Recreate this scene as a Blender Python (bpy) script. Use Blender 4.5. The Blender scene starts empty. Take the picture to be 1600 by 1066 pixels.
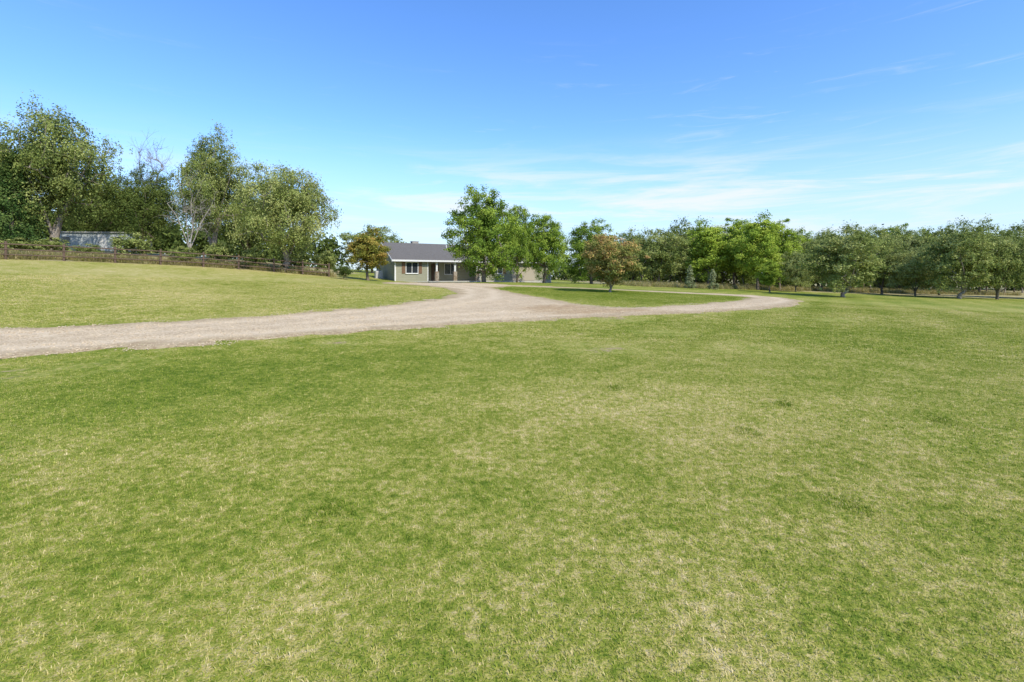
import bpy, math, random
import numpy as np
from mathutils import Vector, Matrix

F=755.0; HZ=432.0; CH=1.65
SC=bpy.context.scene
COL=SC.collection
rs=np.random.RandomState

# ------------------------------------------------------------------ terrain
ctl=[]
def cp(px,py,Y): ctl.append(((px-800)/F*Y,Y,CH+Y*(HZ-py)/F))
for a in [(0,403,37),(180,412,40),(320,419,43),(430,426,46),(520,433,49),
          (0,395,60),(150,392,60),(300,400,60),(440,412,62),(520,424,68),
          (0,515,12.7),(200,507,13.6),(100,455,21),(350,455,27),(560,455,31),
          (800,500,17.2),(720,451,38),(620,442,50),(620,440,55),(690,440.5,58),(870,442,66),(758,440.5,48),
          (955,457,36),(1000,482,22),(1250,473,28),(1200,500,18.5),(1310,465,48),(1600,470,52),(1450,467,50),
          (1600,500,20),(1180,453,62),(1050,447,68),(1400,480,30),(1100,458,44),(1600,458,80),(1300,452,85),(1000,443,90)]: cp(*a)
for x,y in [(-5,0),(5,0),(0,0),(-4,5),(4,5),(0,9),(-9,7),(9,8),(-12,-8),(12,-8),(0,-20)]: ctl.append((x,y,0.0))
ctl+= [(-40,-30,.8),(40,-30,-.5),(-110,60,6),(-90,120,6),(0,150,1.6),(80,130,-.5),(120,60,-1.6),(110,0,-1)]
C_=np.array(ctl); S_=50.0
def phi(r2): return np.where(r2>0,0.5*r2*np.log(np.maximum(r2,1e-12)),0)
def _fit():
    n=len(C_); P=C_[:,:2]/S_
    d=((P[:,None]-P[None])**2).sum(-1)
    A=np.zeros((n+3,n+3)); A[:n,:n]=phi(d)+np.eye(n)*0.004
    Q=np.c_[np.ones(n),P]; A[:n,n:]=Q; A[n:,:n]=Q.T
    return np.linalg.solve(A,np.r_[C_[:,2],0,0,0])
W_=_fit()
def hz(X,Y):
    X=np.asarray(X,float); Y=np.asarray(Y,float)
    sh=X.shape; X=X.ravel(); Y=Y.ravel()
    r=np.hypot(X,Y); k=np.where(r>130,130/np.maximum(r,1),1.0)
    x=X*k/S_; y=Y*k/S_
    P=C_[:,:2]/S_; out=W_[-3]+W_[-2]*x+W_[-1]*y
    for i in range(len(P)): out=out+W_[i]*phi((x-P[i,0])**2+(y-P[i,1])**2)
    out=out+0.012*np.sin(X*0.9+1.3*np.sin(Y*.5))*np.cos(Y*0.8)
    return out.reshape(sh)
def h1(x,y): return float(hz(np.array([x]),np.array([y]))[0])
_Ys=np.geomspace(1,110,3500)
def at(px,py):
    a=(px-800)/F; d=CH+_Ys*(HZ-py)/F-hz(a*_Ys,_Ys)
    i=np.argmax(d<0)
    if not (d<0).any(): i=int(np.argmin(d))
    return (a*_Ys[i],_Ys[i])

# ------------------------------------------------------------------ numpy helpers
def vnoise(x,y,seed=0):
    xi=np.floor(x).astype(np.int64); yi=np.floor(y).astype(np.int64); fx=x-xi; fy=y-yi
    def hsh(a,b):
        n=(a*374761393+b*668265263+seed*974634777)&0xffffffff
        n=((n^(n>>13))*1274126177)&0xffffffff
        return ((n^(n>>16))&0xffff)/65535.0
    fx=fx*fx*(3-2*fx); fy=fy*fy*(3-2*fy)
    return (hsh(xi,yi)*(1-fx)+hsh(xi+1,yi)*fx)*(1-fy)+(hsh(xi,yi+1)*(1-fx)+hsh(xi+1,yi+1)*fx)*fy
def sdpoly(X,Y,poly):
    P=np.array(poly); X=np.asarray(X); Y=np.asarray(Y)
    best=np.full(X.shape,1e9); ins=np.zeros(X.shape,bool); n=len(P)
    for i in range(n):
        ax,ay=P[i]; bx,by=P[(i+1)%n]; dx,dy=bx-ax,by-ay
        t=np.clip(((X-ax)*dx+(Y-ay)*dy)/(dx*dx+dy*dy+1e-9),0,1)
        best=np.minimum(best,np.hypot(X-ax-t*dx,Y-ay-t*dy))
        c=((ay>Y)!=(by>Y))&(X<(bx-ax)*(Y-ay)/((by-ay) if by!=ay else 1e-9)+ax)
        ins^=c
    return np.where(ins,best,-best)
def make_mesh(name,V,faces_k,mats,attrs=None,smooth=False):
    """faces_k: list of int arrays (n,k)"""
    me=bpy.data.meshes.new(name); V=np.asarray(V,np.float32)
    me.vertices.add(len(V)); me.vertices.foreach_set('co',V.ravel())
    faces_k=[np.asarray(f,np.int32) for f in faces_k if len(f)]
    if faces_k:
        loops=np.concatenate([f.ravel() for f in faces_k])
        tot=np.concatenate([np.full(len(f),f.shape[1],np.int32) for f in faces_k])
        st=np.r_[0,np.cumsum(tot)[:-1]].astype(np.int32)
        me.loops.add(len(loops)); me.loops.foreach_set('vertex_index',loops)
        me.polygons.add(len(tot)); me.polygons.foreach_set('loop_start',st)
        me.polygons.foreach_set('use_smooth',np.full(len(tot),smooth))
    for m in (mats if isinstance(mats,(list,tuple)) else [mats]):
        if m: me.materials.append(m)
    me.update(calc_edges=True)
    for k,(dom,typ,arr) in (attrs or {}).items():
        a=me.attributes.new(k,typ,dom)
        a.data.foreach_set('vector' if typ=='FLOAT_VECTOR' else 'value',np.asarray(arr,np.int32 if typ=='INT' else np.float32).ravel())
    return me
class MB:
    def __init__(s): s.v=[]; s.f=[]
    def box(s,x0,x1,y0,y1,z0,z1):
        n=len(s.v)
        s.v+=[(x,y,z) for z in (z0,z1) for y in (y0,y1) for x in (x0,x1)]
        s.f+=[tuple(n+i for i in q) for q in [(0,2,3,1),(4,5,7,6),(0,1,5,4),(2,6,7,3),(0,4,6,2),(1,3,7,5)]]; return s
    def poly(s,pts):
        n=len(s.v); s.v+=[tuple(p) for p in pts]; s.f.append(tuple(range(n,n+len(pts)))); return s
    def tube(s,p0,p1,r0,r1,n=6,cap=False):
        p0=np.array(p0,float); p1=np.array(p1,float); d=p1-p0; L=np.linalg.norm(d)
        if L<1e-6: return s
        d/=L; a=np.cross(d,(0,0,1) if abs(d[2])<.9 else (1,0,0)); a/=np.linalg.norm(a); b=np.cross(d,a)
        k=len(s.v)
        for p,r in ((p0,r0),(p1,r1)):
            for i in range(n):
                t=2*math.pi*i/n; s.v.append(tuple(p+r*(math.cos(t)*a+math.sin(t)*b)))
        for i in range(n): s.f.append((k+i,k+(i+1)%n,k+n+(i+1)%n,k+n+i))
        if cap: s.f.append(tuple(k+n+i for i in range(n))); s.f.append(tuple(k+n-1-i for i in range(n)))
        return s
    def mesh(s,name,mat,smooth=False):
        me=bpy.data.meshes.new(name); me.from_pydata(s.v,[],s.f)
        if mat: me.materials.append(mat)
        if smooth: me.polygons.foreach_set('use_smooth',[True]*len(me.polygons))
        me.update(); return me
    def build(s,name,mat,parent=None,smooth=False):
        return link(name,s.mesh(name,mat,smooth),parent)
def link(name,me,parent=None):
    o=bpy.data.objects.new(name,me); COL.objects.link(o); o.parent=parent; return o
def tag(o,label=None,cat=None,group=None,kind=None):
    if label: o['label']=label
    if cat: o['category']=cat
    if group: o['group']=group
    if kind: o['kind']=kind
    return o
def empty(name,loc,rz=0):
    o=bpy.data.objects.new(name,None); COL.objects.link(o); o.location=loc; o.rotation_euler=(0,0,rz); o.empty_display_size=.3; return o

# ------------------------------------------------------------------ materials
class NT:
    def __init__(s,nt): s.nt=nt; s.N=nt.nodes; s.L=nt.links
    def n(s,t,**kw):
        o=s.N.new(t)
        for k,v in kw.items(): setattr(o,k,v)
        return o
    def put(s,inp,v):
        if isinstance(v,bpy.types.NodeSocket): s.L.new(v,inp)
        elif v is not None: inp.default_value=v
    def math(s,op,a,b=None,clamp=False):
        o=s.n('ShaderNodeMath',operation=op); o.use_clamp=clamp; s.put(o.inputs[0],a); s.put(o.inputs[1],b); return o.outputs[0]
    def noise(s,vec,scale,detail=3,rough=.55,dist=0):
        o=s.n('ShaderNodeTexNoise'); s.put(o.inputs['Vector'],vec); o.inputs['Scale'].default_value=scale
        o.inputs['Detail'].default_value=detail; o.inputs['Roughness'].default_value=rough; o.inputs['Distortion'].default_value=dist
        return o.outputs['Fac']
    def ramp(s,f,stops):
        o=s.n('ShaderNodeValToRGB'); s.put(o.inputs[0],f); e=o.color_ramp.elements
        while len(e)<len(stops): e.new(.5)
        for i,(p,c) in enumerate(stops):
            e[i].position=p; e[i].color=(*c,1) if len(c)==3 else c
        return o.outputs[0]
    def mix(s,f,a,b,bt='MIX'):
        o=s.n('ShaderNodeMix',data_type='RGBA',blend_type=bt); s.put(o.inputs[0],f)
        for i,v in ((6,a),(7,b)):
            if isinstance(v,tuple) and len(v)==3: v=(*v,1)
            s.put(o.inputs[i],v)
        return o.outputs[2]
    def mrange(s,v,a,b,c=0.,d=1.,smooth=True):
        o=s.n('ShaderNodeMapRange'); o.interpolation_type='SMOOTHSTEP' if smooth else 'LINEAR'
        s.put(o.inputs[0],v)
        for i,q in zip((1,2,3,4),(a,b,c,d)): o.inputs[i].default_value=q
        return o.outputs[0]
    def attr(s,name,typ='GEOMETRY'):
        o=s.n('ShaderNodeAttribute',attribute_name=name); o.attribute_type=typ; return o.outputs['Fac']
    def pos(s): return s.n('ShaderNodeNewGeometry').outputs['Position']
def mat(name):
    m=bpy.data.materials.new(name); m.use_nodes=True; t=NT(m.node_tree); t.N.clear()
    t.out=t.n('ShaderNodeOutputMaterial'); return m,t
def princ(t,color,rough=.8,bump=None,bs=.3,bd=.02,spec=.3,metal=0):
    b=t.n('ShaderNodeBsdfPrincipled')
    if isinstance(color,tuple) and len(color)==3: color=(*color,1)
    t.put(b.inputs['Base Color'],color); t.put(b.inputs['Roughness'],rough); b.inputs['Specular IOR Level'].default_value=spec
    b.inputs['Metallic'].default_value=metal
    if bump is not None:
        u=t.n('ShaderNodeBump'); u.inputs['Strength'].default_value=bs; u.inputs['Distance'].default_value=bd
        t.put(u.inputs['Height'],bump); t.L.new(u.outputs[0],b.inputs['Normal'])
    return b.outputs[0]
def leafy(t,col,tl):
    b=t.n('ShaderNodeBsdfDiffuse'); t.L.new(col,b.inputs[0]); tr=t.n('ShaderNodeBsdfTranslucent'); t.L.new(col,tr.inputs[0])
    mx=t.n('ShaderNodeMixShader'); mx.inputs[0].default_value=tl; t.L.new(b.outputs[0],mx.inputs[1]); t.L.new(tr.outputs[0],mx.inputs[2])
    t.L.new(mx.outputs[0],t.out.inputs[0])
def simple(name,c,rough=.7,var=.25,scale=6,bump=.2,spec=.3,metal=0):
    m,t=mat(name); g=t.n('ShaderNodeTexCoord').outputs['Object']
    f=t.noise(g,scale,4)
    col=t.mix(f,tuple(x*(1-var) for x in c),tuple(min(1,x*(1+var)) for x in c))
    t.L.new(princ(t,col,rough,f,bump,.01,spec,metal),t.out.inputs[0]); return m

# shared lawn colour group: rnd, dry -> colour
lg=bpy.data.node_groups.new('lawn_colour','ShaderNodeTree')
lg.interface.new_socket('rnd',in_out='INPUT',socket_type='NodeSocketFloat')
lg.interface.new_socket('dry',in_out='INPUT',socket_type='NodeSocketFloat')
lg.interface.new_socket('Color',in_out='OUTPUT',socket_type='NodeSocketColor')
t=NT(lg); gi=t.n('NodeGroupInput'); go=t.n('NodeGroupOutput'); p=t.pos()
n1=t.noise(p,13,3,.65); n2=t.noise(p,1.5,5,.75); n3=t.noise(p,.22,2,.5)
a=t.math('MULTIPLY',gi.outputs[0],.52)
a=t.math('ADD',a,t.math('MULTIPLY',t.math('SUBTRACT',n1,.5),1.15))
a=t.math('ADD',a,t.math('MULTIPLY',t.math('SUBTRACT',n2,.5),.88))
a=t.math('ADD',a,t.math('MULTIPLY',t.math('SUBTRACT',n3,.5),.25))
a=t.math('ADD',a,gi.outputs[1])
a=t.math('ADD',a,.26,clamp=True)
c=t.ramp(a,[(0,(.085,.155,.016)),(.28,(.20,.28,.030)),(.52,(.37,.395,.068)),(.74,(.61,.53,.195)),(1,(.84,.70,.41))])
t.L.new(c,go.inputs[0])
def lawncol(t,rnd,dry):
    g=t.n('ShaderNodeGroup'); g.node_tree=lg; t.put(g.inputs[0],rnd); t.put(g.inputs[1],dry); return g.outputs[0]

M={}
m,t=mat('lawn'); p=t.pos(); dry=t.attr('dry'); dirt=t.attr('dirt')
f=t.noise(p,70,3,.7)
lc=lawncol(t,t.mrange(f,.25,.75,0,1,False),dry)
lc=t.mix(1.0,lc,(.68,.66,.63),'MULTIPLY')
soil=t.ramp(t.noise(p,12,4),[(.3,(.26,.19,.10)),(.7,(.44,.33,.20))])
dn=t.math('ADD',dirt,t.math('MULTIPLY',t.math('SUBTRACT',t.noise(p,5,4,.65),.5),.9))
col=t.mix(t.mrange(dn,.42,.62),lc,soil)
wild=t.attr('wild'); past=t.ramp(t.noise(p,1.5,5),[(.3,(.17,.17,.05)),(.6,(.42,.35,.18))])
col=t.mix(wild,col,past)
hgt=t.math('ADD',t.noise(p,45,3,.7),t.math('MULTIPLY',t.noise(p,9,2),.6))
t.L.new(princ(t,col,.9,hgt,.6,.03,.1),t.out.inputs[0]); M['lawn']=m

m,t=mat('grass_blade'); r=t.attr('rnd'); dry=t.attr('dry','INSTANCER')
leafy(t,lawncol(t,r,dry),.36); M['blade']=m
m,t=mat('tall_grass'); r=t.attr('rnd')
col=t.ramp(r,[(0,(.15,.20,.04)),(.4,(.28,.26,.08)),(.7,(.50,.41,.20)),(1,(.60,.50,.29))])
leafy(t,col,.35); M['tall']=m

m,t=mat('gravel'); p=t.pos(); sd=t.attr('sd'); trk=t.attr('trk'); brn=t.attr('brown')
v=t.n('ShaderNodeTexVoronoi'); t.put(v.inputs['Vector'],p); v.inputs['Scale'].default_value=28
sp=t.n('ShaderNodeSeparateColor'); t.L.new(v.outputs['Color'],sp.inputs[0])
f=t.math('ADD',t.math('MULTIPLY',sp.outputs[0],.5),t.math('MULTIPLY',t.noise(p,1.6,6,.7),.65))
col=t.ramp(f,[(.15,(.24,.175,.10)),(.45,(.45,.34,.205)),(.75,(.585,.465,.295)),(1,(.72,.60,.41))])
col=t.mix(t.math('MULTIPLY',trk,.5),col,(.67,.545,.36))
bf=t.mrange(t.math('ADD',brn,t.math('MULTIPLY',t.math('SUBTRACT',t.noise(p,1.4,5,.65),.5),.9)),.25,.75,0,.8)
col=t.mix(bf,col,t.ramp(t.noise(p,6,4),[(.3,(.27,.17,.08)),(.7,(.45,.32,.165))]))
edge=t.mrange(t.math('ADD',sd,t.math('MULTIPLY',t.noise(p,1.5,4),-1.2)),-.6,.5,.9,0)
col=t.mix(edge,col,t.ramp(t.noise(p,9,4),[(.35,(.27,.19,.10)),(.6,(.45,.35,.20)),(.8,(.30,.33,.09))]))
b=princ(t,col,.9,t.math('ADD',v.outputs['Distance'],t.noise(p,5,3)),.7,.035,.1)
t.L.new(b,t.out.inputs[0]); M['gravel']=m
M['stone']=simple('loose_stone',(.54,.43,.28),.85,.5,9)

def foliage(name,stops,tl=.34,jit=.5,br=1.75):
    m,t=mat(name); f=t.attr('tint'); oi=t.n('ShaderNodeObjectInfo').outputs['Random']
    f=t.math('ADD',f,t.math('MULTIPLY',t.math('SUBTRACT',oi,.5),jit*.5),clamp=True)
    col=t.ramp(f,[(p,tuple(x*br for x in c)) for p,c in stops])
    leafy(t,col,tl); return m
M['elm']=foliage('elm_leaves',[(0,(.055,.075,.020)),(.5,(.132,.157,.042)),(1,(.235,.243,.088))],br=2.0)
M['elmdark']=foliage('dark_leaves',[(0,(.03,.048,.013)),(.5,(.08,.108,.026)),(1,(.15,.18,.048))],br=1.65)
M['pale']=foliage('pale_leaves',[(0,(.08,.10,.03)),(.5,(.165,.185,.06)),(1,(.27,.275,.11))],br=2.1)
M['cott']=foliage('cottonwood_leaves',[(0,(.07,.105,.014)),(.5,(.155,.205,.028)),(1,(.25,.285,.05))],br=2.1)
M['maple']=foliage('maple_leaves',[(0,(.045,.078,.013)),(.5,(.11,.165,.024)),(1,(.205,.255,.042))],br=1.8)
M['gold']=foliage('golden_leaves',[(0,(.10,.12,.02)),(.4,(.17,.17,.035)),(.7,(.27,.22,.05)),(1,(.33,.21,.06))],br=1.6,jit=0)
M['rust']=foliage('rusty_leaves',[(0,(.09,.12,.03)),(.45,(.175,.18,.05)),(.75,(.27,.20,.07)),(1,(.34,.20,.09))],br=1.8,jit=0)
M['cedar']=foliage('cedar_leaves',[(0,(.022,.045,.012)),(.5,(.045,.075,.02)),(1,(.085,.115,.03))],.15)
M['greyc']=foliage('grey_conifer_leaves',[(0,(.09,.11,.05)),(.5,(.16,.175,.085)),(1,(.24,.25,.13))],.2,br=1.9)
def bark(name,c):
    m,t=mat(name); g=t.n('ShaderNodeTexCoord').outputs['Object']
    mp=t.n('ShaderNodeMapping'); t.L.new(g,mp.inputs[0]); mp.inputs['Scale'].default_value=(7,7,1.2)
    f=t.noise(mp.outputs[0],2,5,.7)
    t.L.new(princ(t,t.ramp(f,[(.3,tuple(x*.45 for x in c)),(.7,tuple(x*1.3 for x in c))]),.9,f,.6,.03,.1),t.out.inputs[0]); return m
M['bark']=bark('bark',(.18,.145,.105)); M['barkpale']=bark('bleached_bark',(.38,.34,.29)); M['barkgrey']=bark('grey_bark',(.28,.24,.195))

# ------------------------------------------------------------------ driveway outline (world)
out_px=[(-300,529),(0,515),(200,507),(400,495),(540,484),(630,475),(690,466),(712,459),(708,453),(680,448.5),(640,445),(600,443.5),
        (600,441.6),(650,441.3),(700,442),(800,445.9),(900,449.8),(1000,454.2),(1100,458.6),(1180,461.8),(1235,466.8),(1255,472),(1240,478),(1180,484),(1100,489),
        (1000,493),(900,498),(800,503),(700,509),(600,517),(450,528),(300,539),(150,549),(0,561),(-300,592)]
isl_px=[(770,450),(800,457),(850,466),(900,475),(935,480.5),(1000,480.5),(1100,475.5),(1160,470),(1178,466),(1150,462.8),(1080,459.3),(1000,455.3),(900,450.8),(800,447.6)]
OUT=[at(*q) for q in out_px]; ISL=[at(*q) for q in isl_px]
LEFT=[at(*q) for q in out_px[:12]]+[(-22,58),(-60,45),(-60,12)]
def drive_sd(X,Y):
    s=np.minimum(sdpoly(X,Y,OUT),-sdpoly(X,Y,ISL))
    return s+(vnoise(X*1.3,Y*1.3,3)-.5)*.6+(vnoise(X*4,Y*4,5)-.5)*.28
patches=[((0,587),.9,.45),((150,572),.8,.35),((530,536),.5,.55),((960,545),.7,.50),((930,548),.6,.48),((905,540),.5,.42),((870,483),2.2,.6),((960,497),1.2,.5),((1180,545),1.0,.34),((1040,520),.8,.36),((1300,500),1.2,.2)]
PW=[(at(*q),r,s) for q,r,s in patches]
weeds=[((510,800),.05),((1160,675),.06),((1475,660),.07),((965,607),.05),((1335,792),.04),((1225,632),.05)]
WW=[(at(*q),r) for q,r in weeds]
def fields(X,Y):
    sd=drive_sd(X,Y)
    isl=np.clip(sdpoly(X,Y,ISL)+.3,0,1); lf=np.clip(sdpoly(X,Y,LEFT)*.7,0,1)
    r=np.hypot(X,Y)
    dry=np.zeros(X.shape)-.02+.12*(vnoise(X*.35,Y*.35,11)-.5)+.12*(vnoise(X*.13+3,Y*.13,12)-.5)
    dry+= -.11*isl + .10*lf*(1-isl)
    rf=np.clip((r-9)/14,0,1)*(1-lf)*(1-isl)
    dry+= .0*rf + .05*rf*np.sin((X*.83-Y*.55)*2.6)
    far=np.clip((Y-32)/8,0,1)*(1-lf)*(1-isl); dry+= -.06*far
    for (px,py,rr,k) in [(300,600,2.2,-.09),(560,560,2.4,-.09),(250,850,.8,-.10),(60,800,.8,-.07),(850,620,1.6,.10),(1050,640,1.6,.10),(900,900,.6,.10),(1150,980,.5,.09),(450,950,.5,.08),(1400,620,2,.08),(760,680,.8,.05)]:
        x0,y0=CTR[(px,py)]; dry+=k*np.exp(-((X-x0)**2+(Y-y0)**2)/(rr*rr))
    dirt=np.clip(1-np.abs(sd)/.55,0,1)*.46*(vnoise(X*.8,Y*.8,21)*.9+.3)
    for (x0,y0),rr,s in PW: dirt=np.maximum(dirt,s*1.15*np.exp(-((X-x0)**2+((Y-y0))**2)/(rr*rr)))
    return sd,dry,dirt
CTR={q:at(*q) for q in [(300,600),(560,560),(250,850),(60,800),(850,620),(1050,640),(900,900),(1150,980),(450,950),(1400,620),(760,680)]}

def fence_pt(px):
    Y=36+px/520*13; return ((px-800)/F*Y,Y)
WILD_L=[fence_pt(-250),fence_pt(0),fence_pt(250),fence_pt(515),(-22,70),(-60,140),(-200,140),(-200,20)]
def wildness(X,Y):
    a=np.clip(sdpoly(X,Y,WILD_L)+.4,0,1)
    b=np.clip((Y-(63-np.clip((X-25)*.25,-3,8)))/4,0,1)*(X>12)
    return np.clip(np.maximum(a,b),0,1)

def axis(lo,hi,st,far,g):
    a=list(np.arange(lo,hi+1e-6,st)); s=st
    while a[-1]<far[1]: s*=g; a.append(a[-1]+s)
    s=st; b=[]; x=lo
    while x>far[0]: s*=g; x-=s; b.append(x)
    return np.array(b[::-1]+a)
ax=axis(-62,62,.55,(-1800,1800),1.35); ay=axis(-6,72,.55,(-300,1800),1.35)
gx,gy=np.meshgrid(ax,ay); GX=gx.ravel(); GY=gy.ravel(); GZ=hz(GX,GY)
nx=len(ax); ny=len(ay); I=(np.arange(ny-1)[:,None]*nx+np.arange(nx-1)[None]).ravel()
sd,dry,dirt=fields(GX,GY)
me=make_mesh('ground',np.c_[GX,GY,GZ],[np.c_[I,I+1,I+1+nx,I+nx]],M['lawn'],
   {'dry':('POINT','FLOAT',dry),'dirt':('POINT','FLOAT',dirt),'wild':('POINT','FLOAT',wildness(GX,GY))},True)
tag(link('ground',me),'mown green and straw coloured lawn rising gently to the left','lawn',kind='structure')

ax=np.arange(-28,22,.18); ay=np.arange(7,64,.18)
gx,gy=np.meshgrid(ax,ay); X=gx.ravel(); Y=gy.ravel(); sd=drive_sd(X,Y)
keep=sd>-.7; nx=len(ax); ny=len(ay)
I=(np.arange(ny-1)[:,None]*nx+np.arange(nx-1)[None]).ravel()
I=I[keep[I]&keep[I+1]&keep[I+nx]&keep[I+nx+1]]
Q=np.c_[I,I+1,I+1+nx,I+nx]; used=np.unique(Q); rm=np.full(len(X),-1); rm[used]=np.arange(len(used)); Q=rm[Q]
X=X[used];Y=Y[used];sd=sd[used]
sdc=sdpoly(X,Y,OUT); wob=(vnoise(X*.4,Y*.4,31)-.5)*.5
lane=np.exp(-((sdc+wob-1.05)/.33)**2)+np.exp(-((sdc+wob-2.7)/.4)**2)
off=np.clip(sd*.16+.004,-.09,.03)+.006*(vnoise(X*2,Y*2,7)-.5)-.012*lane*(sd>.5)
jx,jy=at(880,484); jx2,jy2=at(1010,487)
brown=np.exp(-(((X-jx)/2.6)**2+((Y-jy)/2.6)**2))*.8+np.exp(-(((X-jx2)/2.4)**2+((Y-jy2)/1.4)**2))*.5
me=make_mesh('driveway',np.c_[X,Y,hz(X,Y)+off],[Q],M['gravel'],{'sd':('POINT','FLOAT',sd),'trk':('POINT','FLOAT',np.clip(lane,0,1)*(sd>.3)),'brown':('POINT','FLOAT',brown)},True)
tag(link('driveway',me),'pale gravel driveway curving to the house and looping round a lawn island','driveway',kind='structure')

# ------------------------------------------------------------------ scattered stuff
def blades(name,n,rad,l0,l1,w,lean,seed,mt,flat=.0,square=False):
    R=rs(seed); r=rad*np.sqrt(R.rand(n)); a=R.rand(n)*6.283
    B=np.c_[r*np.cos(a),r*np.sin(a),np.zeros(n)-.008]
    if square: B[:,:2]=(R.rand(n,2)-.5)*rad
    L=l0+(l1-l0)*R.rand(n); az=R.rand(n)*6.283; le=lean*(.25+R.rand(n))
    le=np.where(R.rand(n)<flat,1.35,le)
    D=np.c_[np.cos(az),np.sin(az),np.zeros(n)]; up=np.array([0,0,1.])
    sdv=np.c_[-np.sin(az+R.randn(n)*.5),np.cos(az),np.zeros(n)]; ww=(w*(.6+.8*R.rand(n)))[:,None]
    m1=B+D*(L*.5*np.sin(le*.6))[:,None]+up*(L*.5*np.cos(le*.6))[:,None]
    tp=m1+D*(L*.5*np.sin(np.minimum(le*1.6,1.75)))[:,None]+up*(L*.5*np.cos(np.minimum(le*1.6,1.75)))[:,None]
    V=np.stack([B-sdv*ww/2,B+sdv*ww/2,m1+sdv*ww*.42,m1-sdv*ww*.42,tp],1).reshape(-1,3)
    k=np.arange(n)*5; rr=R.rand(n)
    me=make_mesh(name,V,[np.c_[k,k+1,k+2,k+3],np.c_[k+3,k+2,k+4]],mt,{'rnd':('FACE','FLOAT',np.r_[rr,rr])})
    return bpy.data.objects.new(name,me)
def pebble(name,seed):
    R=rs(seed); V=[];Fc=[]
    for k in range(7):
        u=R.randn(14,3); u/=np.linalg.norm(u,axis=1)[:,None]
        import bmesh
        bm=bmesh.new(); s=.009+.014*R.rand(); off=np.r_[(R.rand(2)-.5)*.35,s*.3]
        for q in u: bm.verts.new(q*np.array([1,.8,.6])*s+off)
        bmesh.ops.convex_hull(bm,input=bm.verts)
        bm.verts.index_update(); n=len(V); V+=[tuple(v.co) for v in bm.verts]; Fc+=[tuple(n+v.index for v in f.verts) for f in bm.faces]; bm.free()
    me=bpy.data.meshes.new(name); me.from_pydata(V,[],Fc); me.materials.append(M['stone']); return bpy.data.objects.new(name,me)
def scatter(name,P,rot,scl,var,dry,sources,label,cat):
    c=bpy.data.collections.new(name+'_source')
    for s in sources: c.objects.link(s)
    me=make_mesh(name,P,[],None,{'rot':('POINT','FLOAT_VECTOR',rot),'scl':('POINT','FLOAT',scl),'variant':('POINT','INT',var),'dry':('POINT','FLOAT',dry)})
    for s in sources[:1]: me.materials.append(s.data.materials[0])
    o=link(name,me); g=bpy.data.node_groups.new(name,'GeometryNodeTree')
    g.interface.new_socket('Geometry',in_out='INPUT',socket_type='NodeSocketGeometry'); g.interface.new_socket('Geometry',in_out='OUTPUT',socket_type='NodeSocketGeometry')
    N=g.nodes; L=g.links; gi=N.new('NodeGroupInput'); go=N.new('NodeGroupOutput'); ip=N.new('GeometryNodeInstanceOnPoints'); ci=N.new('GeometryNodeCollectionInfo')
    ci.inputs[0].default_value=c; ci.inputs[1].default_value=True; ci.inputs[2].default_value=True
    def na(nm,ty):
        a=N.new('GeometryNodeInputNamedAttribute'); a.data_type=ty; a.inputs[0].default_value=nm; return a.outputs[0]
    L.new(gi.outputs[0],ip.inputs['Points']); L.new(ci.outputs[0],ip.inputs['Instance']); ip.inputs['Pick Instance'].default_value=True
    L.new(na('variant','INT'),ip.inputs['Instance Index']); L.new(na('rot','FLOAT_VECTOR'),ip.inputs['Rotation']); L.new(na('scl','FLOAT'),ip.inputs['Scale'])
    L.new(ip.outputs[0],go.inputs[0]); md=o.modifiers.new('scatter','NODES'); md.node_group=g
    return tag(o,label,cat,kind='stuff')
R=rs(4)
g=.5; ax=np.arange(-33,33,g)+g/2; ay=np.arange(.25,40,g)+g/2
gx,gy=np.meshgrid(ax,ay); X=gx.ravel(); Y=gy.ravel(); r=np.hypot(X,Y)
k=(np.abs(X)<Y*1.3+2)&(r<40); X=X[k];Y=Y[k];r=r[k]
sd,dry,dirt=fields(X,Y); free=(sd<-.75)&(dirt<.12)&(wildness(X,Y)<.1)
edge=~free&(sd<.9)&(wildness(X,Y)<.6)
XE,YE,RE=X[edge],Y[edge],r[edge]
X=X[free];Y=Y[free];r=r[free];dry=dry[free]; n=len(X)
e=.2; sx_=(hz(X+e,Y)-hz(X-e,Y))/(2*e); sy_=(hz(X,Y+e)-hz(X,Y-e))/(2*e)
th=R.randint(0,4,n)*math.pi/2; lx=-(np.cos(th)*sx_+np.sin(th)*sy_); ly=-(-np.sin(th)*sx_+np.cos(th)*sy_)
rot=np.c_[-ly,lx,th]
lod=np.where(r<6,0,np.where(r<13,1,2)); var=lod*3+R.randint(0,3,n)
PXl=[X];PYl=[Y];rots=[rot];scs=[np.ones(n)];vs=[var];ds=[dry]
dens=np.where(RE<8,26,np.where(RE<14,18,np.where(RE<22,9,4)))
tx=np.repeat(XE,dens)+(R.rand(dens.sum())-.5)*g; ty=np.repeat(YE,dens)+(R.rand(dens.sum())-.5)*g
sd,dry,dirt=fields(tx,ty)
k=((sd<-.02-.10*R.rand(len(tx)))&(R.rand(len(tx))>dirt*1.25))|((sd>0)&(sd<.5)&(R.rand(len(tx))<.05))
tx=tx[k];ty=ty[k];dry=dry[k];m_=len(tx); rr_=np.hypot(tx,ty)
PXl.append(tx);PYl.append(ty);rots.append(np.c_[np.zeros(m_),np.zeros(m_),R.rand(m_)*6.283]);scs.append((.9+.25*R.rand(m_))*np.clip(.9+rr_*.02,1,1.4));vs.append(9+R.randint(0,3,m_));ds.append(dry)
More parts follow.
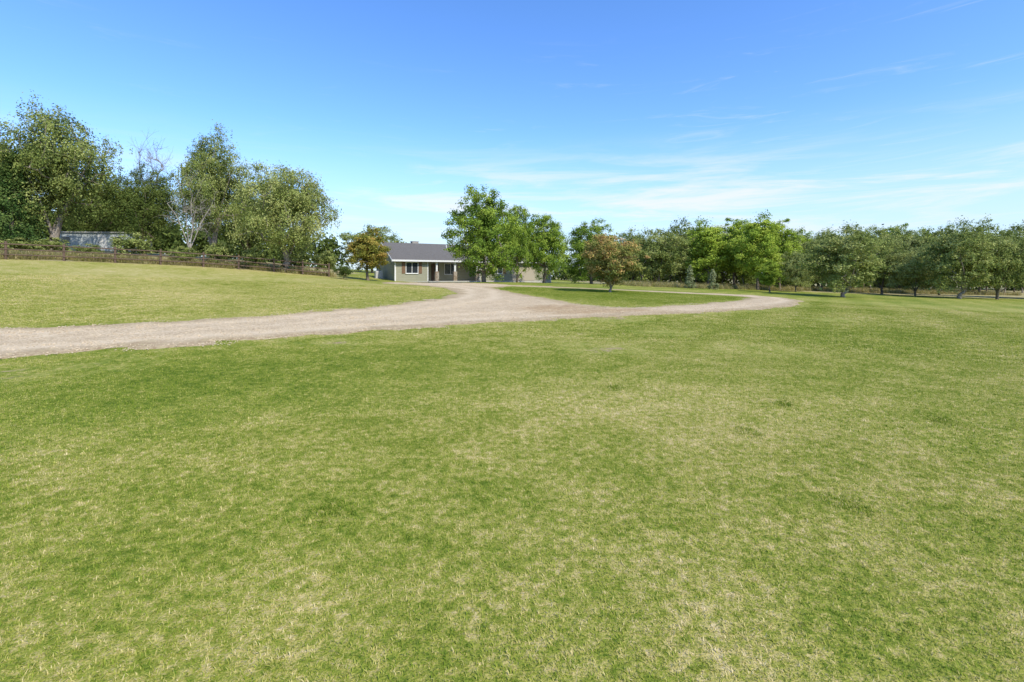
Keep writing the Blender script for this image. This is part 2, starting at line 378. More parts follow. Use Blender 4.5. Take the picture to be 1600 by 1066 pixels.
for (x0,y0),rw in WW:
    q=int(6+rw*160); wx=x0+R.randn(q)*rw*1.3; wy=y0+R.randn(q)*rw*1.6; PXl.append(wx);PYl.append(wy);rots.append(np.c_[np.zeros(q),np.zeros(q),R.rand(q)*6.283])
    scs.append(.9+.4*R.rand(q)); vs.append(9+R.randint(0,3,q)); ds.append(np.full(q,-.28))
PX=np.concatenate(PXl);PY=np.concatenate(PYl)
src=[blades('a_turf%d'%i,3100,.51,.014,.038,.0042,.85,50+i,M['blade'],.28,True) for i in range(3)]
src+=[blades('b_turf%d'%i,1350,.51,.016,.040,.0063,.85,60+i,M['blade'],.28,True) for i in range(3)]
src+=[blades('c_turf%d'%i,600,.51,.02,.05,.010,.85,70+i,M['blade'],.25,True) for i in range(3)]
src+=[blades('d_tuft%d'%i,44,.08,.016,.042,.0052,.85,40+i,M['blade'],.25) for i in range(3)]
scatter('grass',np.c_[PX,PY,hz(PX,PY)],np.concatenate(rots),np.concatenate(scs),np.concatenate(vs),np.concatenate(ds),src,'short mown grass, mottled green and straw','grass')
x,y=[],[]
for px in np.arange(-60,520,.35):
    a,b=fence_pt(px); k=(.3+3.2*R.rand()**1.6); x.append(a+R.randn()*.3-.5*k); y.append(b+k)
x=np.array(x);y=np.array(y)
xx=R.uniform(14,72,5000); yy=60+np.clip((xx-25)*.25,-3,8)+R.rand(5000)*16
x=np.r_[x,xx];y=np.r_[y,yy]; n=len(x)
k=vnoise(x*.5,y*.5,41)>.25; x=x[k];y=y[k];n=len(x)
scatter('tall_grass',np.c_[x,y,hz(x,y)],np.c_[R.randn(n)*.1,R.randn(n)*.1,R.rand(n)*6.283],.5+.8*R.rand(n),R.randint(0,3,n),np.zeros(n),
   [blades('tallt%d'%i,40,.28,.25,.75,.018,.5,80+i,M['tall'],.05) for i in range(3)],'tall unmown dry grass along the fence and the far treeline','tall grass')
x=R.uniform(-28,20,22000); y=R.uniform(8,26,22000); s=drive_sd(x,y); k=(s>-.25)&(R.rand(len(x))<np.where(s>0,.9,.25)); x=x[k];y=y[k];n=len(x)
scatter('gravel_stones',np.c_[x,y,hz(x,y)+.018],np.c_[np.zeros(n),np.zeros(n),R.rand(n)*6.283],.6+.8*R.rand(n),R.randint(0,3,n),np.zeros(n),
   [pebble('pebble%d'%i,i) for i in range(3)],'loose pale stones on the gravel driveway','gravel')

# ------------------------------------------------------------------ trees
def tree_mesh(key,seed,H=10.,W=4.,cb=.18,ncl=170,nl=85,ls=.24,cs=.75,tr=.22,stems=1,droop=.0,fol='elm',brk='bark',form='round',hull=.5,fork=None,lobes=9,gap=.0,lobe=.34):
    R=rs(seed); cz0=cb*H; hzc=(H-cz0)/2; cen=np.array([0,0,cz0+hzc])
    Ld=R.randn(lobes,3); Ld[:,2]=Ld[:,2]*.8+.25; Ld/=np.linalg.norm(Ld,axis=1)[:,None]; La=.6+.4*R.rand(lobes)
    u=R.randn(ncl*3,3); u/=np.linalg.norm(u,axis=1)[:,None]
    rad=(1.06-lobe)+lobe*np.max(np.clip(u@Ld.T,0,1)**6*La,axis=1)
    rr=R.rand(len(u))**hull
    if form=='cone':
        zz=R.rand(len(u))**1.25; a=R.rand(len(u))*6.283; q=(1-zz)**.85*(.55+.45*R.rand(len(u)))*(.8+.3*np.sin(a*3+zz*9))
        P=np.c_[np.cos(a)*q*W,np.sin(a)*q*W,cz0+zz*(H-cz0)*.97]
    else:
        P=u*(rr*rad)[:,None]*np.array([W,W,hzc])*1.02+cen
        if form=='oval': P[:,:2]*=(1.12-.30*np.clip((P[:,2:]-cz0)/(H-cz0),0,1))
        if form=='vase': P[:,:2]*=(.72+.4*np.clip((P[:,2:]-cz0)/(H-cz0),0,1)**.6)
        if form=='full': # widens the lower crown so the foliage reaches down like a skirt
            q=np.clip((P[:,2]-cz0)/(H-cz0),0,1); P[:,:2]*=(1+.55*(1-q)**2)[:,None]
    if gap>0:
        g=vnoise(P[:,0]*.6+50,P[:,2]*.6+P[:,1]*.35+20,seed); P=P[g>gap*.6]
    P=P[:ncl]
    fz=(fork if fork is not None else max(cb,.1)*.9)*H
    nodes=[np.array([0,0,-.15])]; par=[-1]
    if form in('cone','oval') and stems==1:
        k=8
        for i in range(1,k+1):
            f=i/k; nodes.append(np.array([.12*math.sin(f*4+seed),.12*math.cos(f*3+seed)-.1,H*.88*f])); par.append(len(nodes)-2)
    else:
        nodes.append(np.array([R.randn()*.08,R.randn()*.08,fz*.5])); par.append(0)
        nodes.append(np.array([R.randn()*.15,R.randn()*.15,fz])); par.append(1)
        f0=2
        for s in range(stems+1):
            a=s*6.283/(stems+1)+R.rand(); last=f0; d=np.array([math.cos(a)*.42,math.sin(a)*.42,1.]); q=nodes[f0].copy()
            for i in range(4):
                q=q+d*(H-fz)*.15+R.randn(3)*.12; d=d*np.array([1.15,1.15,.95]); nodes.append(q.copy()); par.append(last); last=len(nodes)-1
    base=np.array([0,0,fz]); order=np.argsort(np.linalg.norm(P-base,axis=1)); cid=[]
    for i in order:
        N=np.array(nodes); dv=np.linalg.norm(N-P[i],axis=1)+.22*np.linalg.norm(N-base,axis=1)+np.where(N[:,2]>P[i][2]+.3,1.2,0)+np.where(N[:,2]<fz*.85,5,0)
        j=int(np.argmin(dv)); d=P[i]-nodes[j]; L=np.linalg.norm(d)
        mid=nodes[j]+d*.5+np.array([0,0,-.06*L if droop else .08*L])+R.randn(3)*.07*L
        nodes.append(mid); par.append(j); nodes.append(P[i].copy()); par.append(len(nodes)-2); cid.append(len(nodes)-1)
    cnt=np.zeros(len(nodes)); 
    for i in range(len(nodes)-1,-1,-1):
        cnt[i]+=1
        if par[i]>=0: cnt[par[i]]+=cnt[i]
    rd=np.maximum(tr*(cnt/cnt[0])**.48,.012*H/10)
    mb=MB()
    for i in range(1,len(nodes)):
        j=par[i]; r0=min(rd[j],rd[i]*1.25) if j>0 else rd[j]*1.35
        mb.tube(nodes[j],nodes[i],r0,rd[i]*.92,8 if rd[i]>.1 else (5 if rd[i]>.04 else 3))
    if ncl and nl==0:
        for c in cid:
            for q in range(6):
                d=R.randn(3)*np.array([.6,.6,.45])+np.array([0,0,.25]); e=nodes[c]+d*.7; mb.tube(nodes[c],e,.012,.007,3)
                for w in range(2): mb.tube(e,e+d*.4+R.randn(3)*.2,.007,.004,3)
    tm=mb.mesh(key+'_trunk',M[brk],True)
    if nl==0: return tm,None
    P=np.array([nodes[c] for c in cid]); n=len(P)
    csz=cs*(.5+.85*R.rand(n)); reps=np.maximum((nl*(csz/cs)**2*1.05),10).astype(int)
    idx=np.repeat(np.arange(n),reps); m=len(idx)
    g=R.randn(m,3); g/=np.linalg.norm(g,axis=1)[:,None]; g*=(R.rand(m)**.6*(1+.25*R.randn(m)))[:,None]
    el=.75+.6*R.rand(n,3); pos=P[idx]+g*csz[idx][:,None]*el[idx]*np.array([1,1,.72 if not droop else .8])
    if droop:
        k=R.rand(m)<.5; st=R.randint(0,7,m); so=R.randn(n,7,2)*.75; dd=droop*(.5+1.2*R.rand(n,7))
        pos[k,:2]=(P[idx][:,:2]+so[idx,st]*csz[idx][:,None]+R.randn(m,2)*.07)[k]
        pos[k,2]=(P[idx][:,2]+.1-R.rand(m)*dd[idx,st])[k]
    pos[:,2]=np.maximum(pos[:,2],max(cz0*.6,.25))
    out=pos-cen; out/=np.linalg.norm(out,axis=1)[:,None]+1e-6
    nn=R.randn(m,3)*.7+out*.55+np.array([0,0,.45])+g*.45; nn/=np.linalg.norm(nn,axis=1)[:,None]
    uu=np.cross(nn,R.randn(m,3)); uu/=np.linalg.norm(uu,axis=1)[:,None]+1e-9; vv=np.cross(nn,uu)
    l=(ls*(.6+.8*R.rand(m)))[:,None]; w=l*.58
    V=np.stack([pos-uu*l/2,pos+vv*w/2-uu*l*.05,pos+uu*l/2,pos-vv*w/2-uu*l*.05],1).reshape(-1,3)
    k=np.arange(m)*4; ct=R.rand(n); tint=np.clip(.5+(ct[idx]-.5)*.7+(R.rand(m)-.5)*.5,0,1)
    cm=make_mesh(key+'_crown',V,[np.c_[k,k+1,k+2,k+3]],M[fol],{'tint':('FACE','FLOAT',tint)})
    return tm,cm
T={}
def reg(key,**kw): T[key]=(tree_mesh(key,**kw),kw.get('H',10.),kw.get('W',4.))
big=dict(ncl=440,nl=150,ls=.125,cs=.56,droop=.8,lobe=.44)
reg('bigelm_a',seed=3,W=4.2,cb=.10,stems=3,gap=.44,tr=.28,brk='barkgrey',**big)
reg('bigelm_b',seed=7,W=4.2,cb=.06,stems=2,gap=.42,tr=.26,brk='barkgrey',**big)
reg('bigelm_c',seed=12,W=4.4,cb=.06,stems=3,gap=.36,tr=.28,brk='barkgrey',**big)
reg('bigdark_a',seed=15,W=4.2,cb=.02,stems=3,gap=.2,fol='elmdark',**big)
reg('bigdark_b',seed=19,W=4.2,cb=.02,stems=2,gap=.2,fol='elmdark',**big)
sm=dict(ncl=260,nl=105,ls=.20,cs=.62,droop=.4,lobe=.38)
reg('elm_a',seed=21,cb=.03,stems=3,gap=.25,tr=.17,form='full',**sm)
reg('elm_b',seed=22,cb=.02,stems=2,gap=.22,tr=.17,form='full',**sm)
reg('elm_c',seed=23,cb=.04,stems=3,gap=.28,tr=.15,form='full',fol='pale',**sm)
reg('elm_d',seed=24,cb=.06,stems=2,gap=.28,tr=.18,brk='barkgrey',**sm)
reg('elm_s',seed=25,cb=.16,stems=1,gap=.25,brk='barkgrey',tr=.11,**sm)
reg('elm_t',seed=26,cb=.20,stems=2,gap=.25,tr=.11,fol='pale',**sm)
reg('cott_a',seed=31,cb=.03,form='oval',W=3,ncl=230,nl=110,ls=.20,cs=.58,fol='cott',gap=.25,lobe=.42,tr=.15)
reg('cott_b',seed=32,cb=.03,form='oval',W=3,ncl=230,nl=110,ls=.20,cs=.56,fol='cott',gap=.28,lobes=12,lobe=.42,tr=.15)
reg('maple_a',seed=44,cb=.0,form='oval',W=4.2,ncl=370,nl=125,ls=.18,cs=.60,fol='maple',gap=.18,lobes=16,tr=.2,lobe=.28)
reg('maple_b',seed=42,cb=.0,form='oval',W=4.2,stems=1,ncl=330,nl=125,ls=.18,cs=.60,fol='maple',gap=.18,lobes=14,tr=.2,lobe=.30)
reg('gold',seed=51,cb=.06,W=3.6,form='oval',ncl=190,nl=110,ls=.24,cs=.62,fol='gold',gap=.2)
reg('rust',seed=52,cb=.03,W=5,form='vase',stems=4,ncl=320,nl=120,ls=.24,cs=.72,fol='rust',brk='barkgrey',fork=.07,gap=.15,tr=.18)
reg('cedar',seed=61,cb=.03,W=3,form='cone',ncl=230,nl=90,ls=.2,cs=.6,fol='cedar',hull=.6)
reg('greycon',seed=62,cb=.03,W=2.6,form='cone',ncl=80,nl=45,ls=.45,cs=.7,fol='greyc')
reg('bush_a',seed=71,H=4,W=2.4,cb=.02,stems=4,ncl=80,nl=100,ls=.17,cs=.55,fol='elmdark',tr=.06)
reg('bush_b',seed=72,H=4,W=2.6,cb=.02,stems=4,ncl=75,nl=90,ls=.20,cs=.55,fol='elm',tr=.05,gap=.2)
reg('dead_a',seed=81,W=3.2,cb=.35,stems=3,ncl=60,nl=0,brk='barkgrey',tr=.15)
reg('dead_b',seed=85,W=3.6,cb=.22,stems=3,ncl=42,nl=0,brk='barkpale',tr=.15,fork=.15)

def place(name,key,px,Y,top,hw,label,cat='tree',group=None,rz=None,lean=0):
    (tm,cm),H0,W0=T[key]; X=(px-800)/F*Y; z=h1(X,Y)
    H=CH+Y*(HZ-top)/F-z; Wd=hw/F*Y
    if rz is None: rz=(px*1.7+Y)%6.28
    o=empty(name,(X,Y,z-.05),rz); o.scale=(Wd/W0,Wd/W0,H/H0); o.rotation_euler[1]=lean
    link('trunk',tm,o)
    if cm is not None: link('crown',cm,o)
    return tag(o,label,cat,group)
LB='trees behind the rail fence on the left'
place('elm_tree','bigdark_a',-42,46,160,98,'big dark elm cut off by the left edge of the photo',group=LB)
place('elm_tree','bigelm_a',88,46,140,92,'tallest shaggy elm with drooping boughs behind the left end of the rail fence',group=LB)
place('cedar_tree','cedar',20,43,236,46,'dark green cedar at far left in front of the big elms',group=LB)
place('elm_tree','bigdark_b',158,60,266,62,'lower dark tree filling the gap right of the tallest elm, above the pale shed',group=LB)
place('elm_tree','bigdark_a',224,50,244,62,'dark leafy tree under the bare grey snag behind the fence',group=LB,rz=2.2)
place('dead_tree','dead_a',236,57,203,34,'bare grey snag poking above the dark tree behind the fence','dead tree',group=LB)
place('elm_tree','bigelm_b',333,50,194,66,'tall elm in the middle of the left group, behind the bleached dead tree',group=LB)
place('dead_tree','dead_b',300,45.5,262,38,'bleached grey dead tree with bare branches behind the fence','dead tree',group=LB)
place('elm_tree','bigelm_c',446,48,227,86,'broad elm at the right end of the left tree group, beside open sky',group=LB)
place('elm_tree','bigdark_b',388,60,270,58,'dark tree seen between the tall middle elm and the broad elm',group=LB,rz=1)
place('elm_tree','elm_b',582,82,345,52,'distant elm behind the roof of the house',rz=.5)
place('golden_tree','gold',575,50,353,37,'young tree with golden orange autumn leaves at the left end of the house')
place('round_bush','bush_a',537,47,411,17,'dark green round bush at the end of the fence','bush')
HB='green trees in front of the house'
place('maple_tree','maple_a',756,48,286,63,'tallest bright green tree hiding the middle of the house front',group=HB)
place('maple_tree','maple_b',808,53,306,32,'green tree standing close behind the tallest one by the house',group=HB)
place('maple_tree','maple_b',850,56,322,44,'middle bright green tree right of the house',group=HB,rz=3)
place('maple_tree','maple_a',924,62,340,48,'rounded green tree furthest right of the house trees, behind the rusty tree',group=HB,rz=4)
place('ornamental_tree','rust',955,36,360,56,'low spreading tree with rusty pink and olive leaves on the lawn island')
RB='trees of the far treeline on the right'
rows=[('elm_tree','elm_a',990,74,357,36,'grey-green elm just right of the rusty tree, leftmost of the right treeline'),
('elm_tree','elm_b',1030,66,344,44,'wide olive elm, second from the left in the right treeline'),
('elm_tree','elm_d',1072,76,339,48,'olive elm rising behind the two small grey conifers'),
('cottonwood_tree','cott_a',1106,66,331,42,'bright green cottonwood, leftmost of the cottonwood clump'),
('cottonwood_tree','cott_b',1148,68,333,40,'bright green cottonwood, second from left in the clump'),
('cottonwood_tree','cott_a',1184,62,321,42,'tallest bright green cottonwood in the right treeline'),
('cottonwood_tree','cott_b',1218,66,336,36,'bright green cottonwood just right of the tallest one'),
('cottonwood_tree','cott_a',1250,74,348,30,'narrow cottonwood at the right end of the clump'),
('young_tree','cott_b',1203,55,402,20,'low young bright green tree at the foot of the cottonwood clump'),
('elm_tree','elm_c',1243,60,383,28,'small pale grey-green elm below the right end of the cottonwoods'),
('elm_tree','elm_a',1284,68,361,36,'grey-green elm between the cottonwoods and the big spreading elm'),
('elm_tree','elm_d',1318,49,348,64,'big spreading elm standing forward of the treeline, right of centre'),
('elm_tree','elm_b',1378,62,360,40,'dark olive elm just right of the big forward elm'),
('cottonwood_tree','cott_b',1404,82,344,30,'bright green cottonwood top poking up behind the elms, left of two'),
('cottonwood_tree','cott_a',1440,80,348,32,'bright green cottonwood top poking up behind the elms, right of two'),
('elm_tree','elm_c',1430,58,380,38,'pale low elm in the middle of the right-hand elms'),
('elm_tree','elm_c',1468,64,364,38,'pale grey elm left of the last big elms'),
('elm_tree','elm_d',1500,53,341,54,'big dark trunked elm, second big one from the right edge'),
('elm_tree','elm_a',1530,70,343,40,'elm seen between the last two big elms'),
('elm_tree','elm_b',1558,54,347,44,'big elm with several trunks near the right edge'),
('elm_tree','elm_a',1612,58,341,46,'elm cut by the right edge of the photo'),
('elm_tree','elm_c',1665,56,347,50,'elm whose left boughs just reach into the right edge')]
for nm,k,px,Y,top,hw,lb in rows: place(nm,k,px,Y,top,hw,lb,group=RB)
Rb=rs(8)
for i,px in enumerate(range(1005,1640,20)):
    place('slender_elm',['elm_s','elm_t'][i%2],px+Rb.randint(-7,7),72+Rb.rand()*12,346+Rb.randint(0,22)+(0 if px>1050 else 10),36,
      'slender elm in the shaded back row of the right treeline',group='back row of slender elms in the right treeline')
place('conifer_sapling','greycon',1078,58,414,10,'small grey-green conifer, left one of two before the treeline','conifer')
place('conifer_sapling','greycon',1114,58,420,9,'small grey-green conifer, right one of two before the treeline','conifer',rz=2)
bs=[(22,41.5,370,30,'leafy bush behind the first fence bay at far left'),(80,43,370,30,'leafy bush at the foot of the tallest elm'),(135,43,380,26,'leafy bush behind the fence below the pale shed'),(205,44,362,36,'leafy bush behind the fence right of the pale shed'),
(285,44.5,384,28,'low spreading bush at the foot of the bleached dead tree'),(345,46,376,28,'leafy bush behind the fence left of the broad elm'),(400,47,386,26,'leafy bush behind the fence under the broad elm'),
(465,49,386,28,'leafy bush behind the fence right of the broad elm trunk'),(507,52,390,24,'leafy bush where the left trees end')]
for i,(px,Y,top,hw,lb) in enumerate(bs): place('wild_bush','bush_b',px,Y,top,hw,lb,'bush',group='wild bushes behind the rail fence')

def wood(name,pts,label,fol='elmdark',ls=.55):
    R=rs(91); A=[];TT=[]
    for (X,Y,H,w) in pts:
        z=h1(X,Y); n=int(330*w*H/30)
        nc=max(6,int(w*H/3)); cx=X+R.uniform(-w,w,nc); cy=Y+R.uniform(-w*.5,w*.5,nc); cz=z+H*(.05+.90*R.rand(nc)*(1-.4*np.abs(cx-X)/w)); ct=R.rand(nc)
        i=R.randint(0,nc,n*4); g=R.randn(n*4,3)*.75; A.append(np.c_[cx,cy,cz][i]+g); TT.append(np.clip(ct[i]*.6+.4*R.rand(n*4),0,1))
    P=np.concatenate(A); tint=np.concatenate(TT); m=len(P); nn=R.randn(m,3)+np.array([0,-.3,.5]); nn/=np.linalg.norm(nn,axis=1)[:,None]
    uu=np.cross(nn,R.randn(m,3)); uu/=np.linalg.norm(uu,axis=1)[:,None]; vv=np.cross(nn,uu); l=ls*(.6+.8*R.rand(m))[:,None]
    V=np.stack([P-uu*l/2,P+vv*l*.3,P+uu*l/2,P-vv*l*.3],1).reshape(-1,3); k=np.arange(m)*4
    me=make_mesh(name,V,[np.c_[k,k+1,k+2,k+3]],M[fol],{'tint':('FACE','FLOAT',tint)}); tag(link(name,me),label,'wood',kind='stuff')
R=rs(77)
pts=[]
for px in range(960,1800,12):
    Y=92+R.rand()*12; X=(px-800)/F*Y; pts.append((X,Y,CH+Y*(HZ-(358+R.rand()*14))/F-h1(X,Y),2.8))
for px in range(620,960,14):
    Y=100+R.rand()*10; X=(px-800)/F*Y; pts.append((X,Y,CH+Y*(HZ-(392+R.rand()*10))/F-h1(X,Y),2.8))
wood('distant_wood',pts,'far-off dark wood filling the gaps behind the right tree line')
pts=[]
for px in range(-260,535,14):
    Y=74+R.rand()*8; X=(px-800)/F*Y; pts.append((X,Y,CH+Y*(HZ-(288+px*.14+R.rand()*24))/F-h1(X,Y),2.8))
wood('distant_wood',pts,'dark wood behind the trees and the mobile home on the left')

# ------------------------------------------------------------------ rail fence
M['rail']=simple('fence_wood',(.12,.08,.055),.85,.4,5,.4)
fx,fy=fence_pt(0); root=empty('rail_fence',(fx,fy,h1(fx,fy))); tag(root,'brown three-rail ranch fence running along the top of the left lawn','fence')
P=[]
for px in (-170,-82,9,100,180,251,318,373,428,473,514):
    x,y=fence_pt(px); P.append(np.array([x,y,h1(x,y)])-np.array(root.location))
for p in P:
    MB().tube(p+np.array([0,0,-.2]),p+np.array([0,0,1.36]),.085,.08,8,True).build('post',M['rail'],root)
for a,b in zip(P[:-1],P[1:]):
    for k,hh in enumerate((.36,.76,1.16)):
        o_=np.array([0,-.09,0]); j=np.array([0,0,.02*((k%2)-.5)])
        MB().tube(a+o_+np.array([0,0,hh])+j,b+o_+np.array([0,0,hh])-j,.05,.05,6,True).build('rail',M['rail'],root)

# ------------------------------------------------------------------ mobile home behind the left trees
M['shedwall']=simple('painted_metal',(.46,.50,.50),.5,.08,1,.05); M['glass']=simple('window_glass',(.03,.035,.04),.12,.2,1,0,.8)
M['white']=simple('white_trim',(.66,.66,.63),.6,.05,2,.05)
X=(160-800)/F*57; Y=57; z=h1(X,Y)-.45; r=empty('mobile_home',(X,Y,z),math.radians(6)); tag(r,'pale mobile home half hidden behind the left trees','mobile home')
MB().box(-3.8,3.8,-1.7,1.7,.35,2.45).build('wall',M['shedwall'],r)
MB().box(-3.95,3.95,-1.85,1.85,2.453,2.56).build('roof',simple('shed_roof',(.4,.4,.38)),r)
MB().box(-3.7,3.7,-1.6,1.6,-.4,.347).build('skirting',simple('skirting',(.3,.3,.28)),r)
for wx in (-2.7,2.7):
    w=MB().box(wx-.5,wx+.5,-1.74,-1.703,1.15,2.05).build('window',M['shedwall'],r); MB().box(wx-.42,wx+.42,-1.755,-1.742,1.22,1.98).build('pane',M['glass'],w)
d=MB().box(.7,1.6,-1.74,-1.703,.4,2.3).build('door',M['white'],r); MB().box(.78,.84,-1.8,-1.742,1.3,1.4).build('handle',M['glass'],d)

# ------------------------------------------------------------------ house
m,t=mat('lap_siding'); g=t.n('ShaderNodeTexCoord').outputs['Object']; sx=t.n('ShaderNodeSeparateXYZ'); t.L.new(g,sx.inputs[0])
saw=t.math('FRACT',t.math('MULTIPLY',sx.outputs[2],5.2)); ln=t.mrange(saw,.0,.16,.55,1,True)
base=t.mix(t.noise(g,1.5,4),(.29,.285,.205),(.36,.35,.255)); col=t.mix(1.0,base,ln,'MULTIPLY')
t.L.new(princ(t,col,.7,saw,.6,.03,.2),t.out.inputs[0]); M['siding']=m
m,t=mat('shingle'); g=t.n('ShaderNodeTexCoord').outputs['Object']; br=t.n('ShaderNodeTexBrick'); t.L.new(g,br.inputs[0]); br.inputs['Scale'].default_value=3
br.inputs['Color1'].default_value=(.12,.112,.10,1); br.inputs['Color2'].default_value=(.18,.168,.15,1); br.inputs['Mortar'].default_value=(.07,.066,.06,1); br.inputs['Mortar Size'].default_value=.03
col=t.mix(t.noise(g,3,5),br.outputs[0],(.15,.141,.126)); t.L.new(princ(t,col,.95,br.outputs[1],.4,.02,.1),t.out.inputs[0]); M['shingle']=m
m,t=mat('field_stone'); g=t.n('ShaderNodeTexCoord').outputs['Object']; v=t.n('ShaderNodeTexVoronoi'); t.L.new(g,v.inputs[0]); v.inputs['Scale'].default_value=5
sp=t.n('ShaderNodeSeparateColor'); t.L.new(v.outputs['Color'],sp.inputs[0]); col=t.ramp(sp.outputs[0],[(0,(.19,.14,.095)),(.5,(.28,.22,.16)),(1,(.36,.32,.26))])
t.L.new(princ(t,col,.85,v.outputs['Distance'],.6,.04,.2),t.out.inputs[0]); M['fstone']=m
M['chim']=simple('chimney_stone',(.36,.33,.28),.85,.35,4); M['shutter']=simple('shutter_wood',(.17,.10,.055),.7,.3,4); M['doorw']=simple('door_wood',(.09,.055,.035),.5,.3,4)
M['conc']=simple('concrete',(.42,.40,.37),.85,.15,3)
ang=math.radians(28); HX,HY=-13.3,55.0; hzb=h1(HX,HY)-.02
hs=empty('ranch_house',(HX,HY,hzb),ang); tag(hs,'long single-storey ranch house with sage siding and grey gable roof, half hidden by trees','house')
L_=21.0; D_=9.6; E=2.5; RH=4.62; wx0,wx1,rec=3.9,10.5,1.9
fp=[(0,0),(wx0,0),(wx0,rec),(wx1,rec),(wx1,0),(L_,0),(L_,D_),(0,D_)]
mb=MB()
for a,b in zip(fp,fp[1:]+fp[:1]): mb.poly([(a[0],a[1],.0),(b[0],b[1],.0),(b[0],b[1],E),(a[0],a[1],E)])
for x in (0,L_): mb.poly([(x,0,E),(x,D_,E),(x,D_/2,RH-.12)])
mb.build('wall',M['siding'],hs)
MB().box(-.02,L_+.02,-.02,D_+.02,-.9,-.002).build('foundation',M['conc'],hs)
MB().box(wx0+.02,wx1-.02,-.35,rec-.01,-.9,.004).build('porch_floor',M['conc'],hs)
MB().box(wx0+.01,wx1-.01,-.02,rec-.01,E-.03,E-.005).build('porch_ceiling',M['white'],hs)
ov=.55; sl=(RH-E)/(D_/2); ze=E-sl*ov+.06
mb=MB()
for (ya,za,yb,zb) in [(-ov,ze,D_/2,RH),(D_+ov,ze,D_/2,RH)]:
    x0,x1=-.5,L_+.5; th=.12
    mb.poly([(x0,ya,za+th),(x1,ya,za+th),(x1,yb,zb+th),(x0,yb,zb+th)]); mb.poly([(x0,ya,za),(x1,ya,za),(x1,yb,zb),(x0,yb,zb)])
roof=mb.build('roof',M['shingle'],hs)
mb=MB().box(3.5,4.3,D_/2+.3,D_/2+1.1,3.8,4.95); mb.box(3.44,4.36,D_/2+.24,D_/2+1.16,4.953,5.02).build('chimney',M['chim'],roof)
MB().tube((7.4,3.4,4.0),(7.4,3.4,4.6),.06,.06,8,True).build('vent_pipe',M['white'],roof)
for ya in (-ov-.03,D_+ov): MB().box(-.5,L_+.5,ya,ya+.03,ze-.06,ze+.14).build('fascia',M['white'],hs)
for x in (-.53,L_+.5):
    mb=MB()
    for s in (0,1):
        ya=-ov if s==0 else D_+ov; k=len(mb.v)
        mb.v+=[(x+q,y,zz) for q in (0,.03) for (y,zz) in ((ya,ze-.06),(ya,ze+.14),(D_/2,RH+.14),(D_/2,RH-.06))]
        mb.f+=[tuple(k+i for i in q) for q in [(0,1,2,3),(7,6,5,4),(0,4,5,1),(3,2,6,7),(0,3,7,4),(1,5,6,2)]]
    mb.build('bargeboard',M['white'],hs)
MB().box(-.5,L_+.5,-ov,-.01,ze-.03,ze-.005).build('soffit',M['white'],hs)
for x,y in ((-.012,-.012),(wx0-.09,-.012),(wx1,-.012),(L_-.09,-.012)): MB().box(x,x+.1,y,y+.1,0,E-.01).build('corner_board',M['white'],hs)
MB().box(-.1,0-.02,-.14,-.04,.05,E).build('downspout',M['white'],hs)
def window(x,z0,z1,w,y=0,sh=True,n=2):
    mb=MB(); f=.07
    mb.box(x-w/2-f,x-w/2,y-.05,y-.003,z0-f,z1+f); mb.box(x+w/2,x+w/2+f,y-.05,y-.003,z0-f,z1+f)
    mb.box(x-w/2,x+w/2,y-.05,y-.003,z0-f,z0); mb.box(x-w/2,x+w/2,y-.05,y-.003,z1,z1+f)
    for i in range(1,n): mb.box(x-w/2+w*i/n-.03,x-w/2+w*i/n+.03,y-.045,y-.003,z0,z1)
    o=mb.build('window',M['white'],hs)
    for i in range(n):
        a=x-w/2+w*i/n+(.03 if i else 0); b=x-w/2+w*(i+1)/n-(.03 if i<n-1 else 0)
        MB().box(a,b,y-.018,y-.006,z0,z1).build('pane',M['glass'],o)
    MB().box(x-w/2-.12,x+w/2+.12,y-.09,y-.052,z0-f-.04,z0-f).build('sill',M['white'],o)
    if sh:
        for s in (-1,1):
            c=x+s*(w/2+f+.24); MB().box(c-.2,c+.2,y-.045,y-.003,z0-.06,z1+.06).build('shutter',M['shutter'],hs)
window(1.95,.95,2.15,1.35); window(7.4,.85,2.1,1.5,rec,False); window(13,.95,2.15,1.3)
d=MB().box(4.9,5.85,rec-.05,rec-.003,.02,2.1).build('door',M['doorw'],hs); MB().box(5.7,5.76,rec-.11,rec-.052,.98,1.08).build('handle',M['white'],d)
gd=MB().box(15,18.4,-.05,-.003,.02,2.2).build('garage_door',simple('garage_paint',(.38,.335,.26),.6,.1,2),hs)
for cx in (wx0+1.0,7.2,wx1-.4):
    MB().box(cx-.22,cx+.22,-.32,.1,.0,1.15).build('column_base',M['fstone'],hs)
    MB().box(cx-.1,cx+.1,-.2,.0,1.153,E-.03).build('column',M['white'],hs)
c,s=math.cos(ang),math.sin(ang); lx,ly=-.9,4.4; X=HX+c*lx-s*ly; Y=HY+s*lx+c*ly
a=empty('air_conditioner',(X,Y,h1(X,Y)),ang); tag(a,'grey outdoor air conditioning unit beside the left end wall of the house','air conditioner')
M['acm']=simple('ac_metal',(.5,.5,.48),.5,.1,3)
mb=MB().box(-.4,.4,-.4,.4,.06,.9)
for i in range(9): mb.box(-.42,.42,-.42,-.403,.14+i*.08,.17+i*.08); mb.box(-.42,-.403,-.4,.4,.14+i*.08,.17+i*.08)
mb.build('casing',M['acm'],a); MB().tube((0,0,.903),(0,0,.95),.33,.3,16,True).build('fan_guard',M['glass'],a); MB().box(-.5,.5,-.5,.5,-.2,.057).build('pad',M['conc'],a)

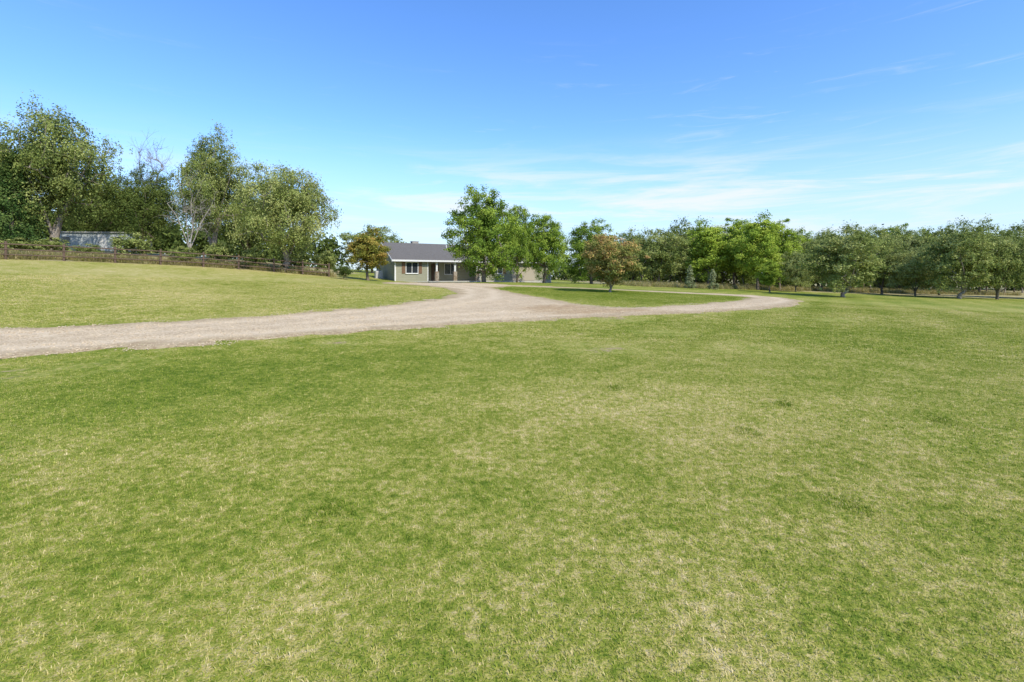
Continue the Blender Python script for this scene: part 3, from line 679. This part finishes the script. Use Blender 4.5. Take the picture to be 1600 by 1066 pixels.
# ------------------------------------------------------------------ light, sky, camera
sv=Vector((.56,-.68,0)).normalized(); el=math.radians(45)
sv=Vector((sv.x*math.cos(el),sv.y*math.cos(el),math.sin(el)))
ld=bpy.data.lights.new('sun','SUN'); ld.energy=5.0; ld.angle=math.radians(.5); ld.color=(1,.93,.80)
lo=bpy.data.objects.new('sun',ld); COL.objects.link(lo); lo.rotation_euler=(-sv).to_track_quat('-Z','Y').to_euler(); lo.location=(20,-20,40)
w=bpy.data.worlds.new('World'); SC.world=w; w.use_nodes=True; t=NT(w.node_tree); t.N.clear()
wo=t.n('ShaderNodeOutputWorld'); bg=t.n('ShaderNodeBackground'); sk=t.n('ShaderNodeTexSky'); sk.sky_type='NISHITA'; sk.sun_disc=False
sk.sun_elevation=el; sk.sun_rotation=math.atan2(sv.x,sv.y); sk.altitude=300; sk.air_density=1.0; sk.dust_density=.6; sk.ozone_density=2.0
hsv=t.n('ShaderNodeHueSaturation'); hsv.inputs['Saturation'].default_value=1.18; hsv.inputs['Value'].default_value=1.95; t.L.new(sk.outputs[0],hsv.inputs['Color'])
blue=t.mix(1.0,hsv.outputs[0],(.76,.85,1.04),'MULTIPLY')
tc=t.n('ShaderNodeTexCoord').outputs['Generated']; sx=t.n('ShaderNodeSeparateXYZ'); t.L.new(tc,sx.inputs[0])
z=sx.outputs[2]
mp=t.n('ShaderNodeMapping'); t.L.new(tc,mp.inputs[0]); mp.inputs['Scale'].default_value=(1.3,1.3,13); mp.inputs['Rotation'].default_value=(0,-.03,0); mp.inputs['Location'].default_value=(3.1,1.7,.4)
n1=t.noise(mp.outputs[0],2.1,9,.64,.5)
band=t.math('MULTIPLY',t.mrange(z,.03,.10),t.mrange(z,.14,.28,1,0))
side=t.mrange(sx.outputs[0],-.6,-.05,.4,1)
cl=t.math('MULTIPLY',t.math('MULTIPLY',t.mrange(n1,.42,.66),band),side)
n2=t.noise(mp.outputs[0],3.4,7,.65,.9)
cl2=t.math('MULTIPLY',t.mrange(n2,.56,.80),t.math('MULTIPLY',t.mrange(z,.15,.22),t.mrange(z,.36,.46,1,0)))
cl2=t.math('MULTIPLY',cl2,t.mrange(sx.outputs[0],-.4,.5,.35,1))
haze=t.mrange(z,.0,.30,.78,0)
base=t.mix(haze,blue,(4.3,5.3,6.2))
fac=t.math('ADD',t.math('MULTIPLY',cl,.85),t.math('MULTIPLY',cl2,.28),clamp=True)
col=t.mix(fac,base,(6.3,6.5,6.7))
t.L.new(col,bg.inputs[0]); bg.inputs[1].default_value=.15; t.L.new(bg.outputs[0],wo.inputs[0])
cd=bpy.data.cameras.new('camera'); cam=bpy.data.objects.new('camera',cd); COL.objects.link(cam); SC.camera=cam
cam.location=(0,0,CH); cam.rotation_euler=(math.radians(90),0,0); cd.sensor_width=36; cd.lens=36*F/1600; cd.shift_y=-(533-HZ)/1600; cd.clip_end=4000; cd.clip_start=.05
SC.view_settings.view_transform='Standard'; SC.view_settings.look='None'; SC.view_settings.exposure=0
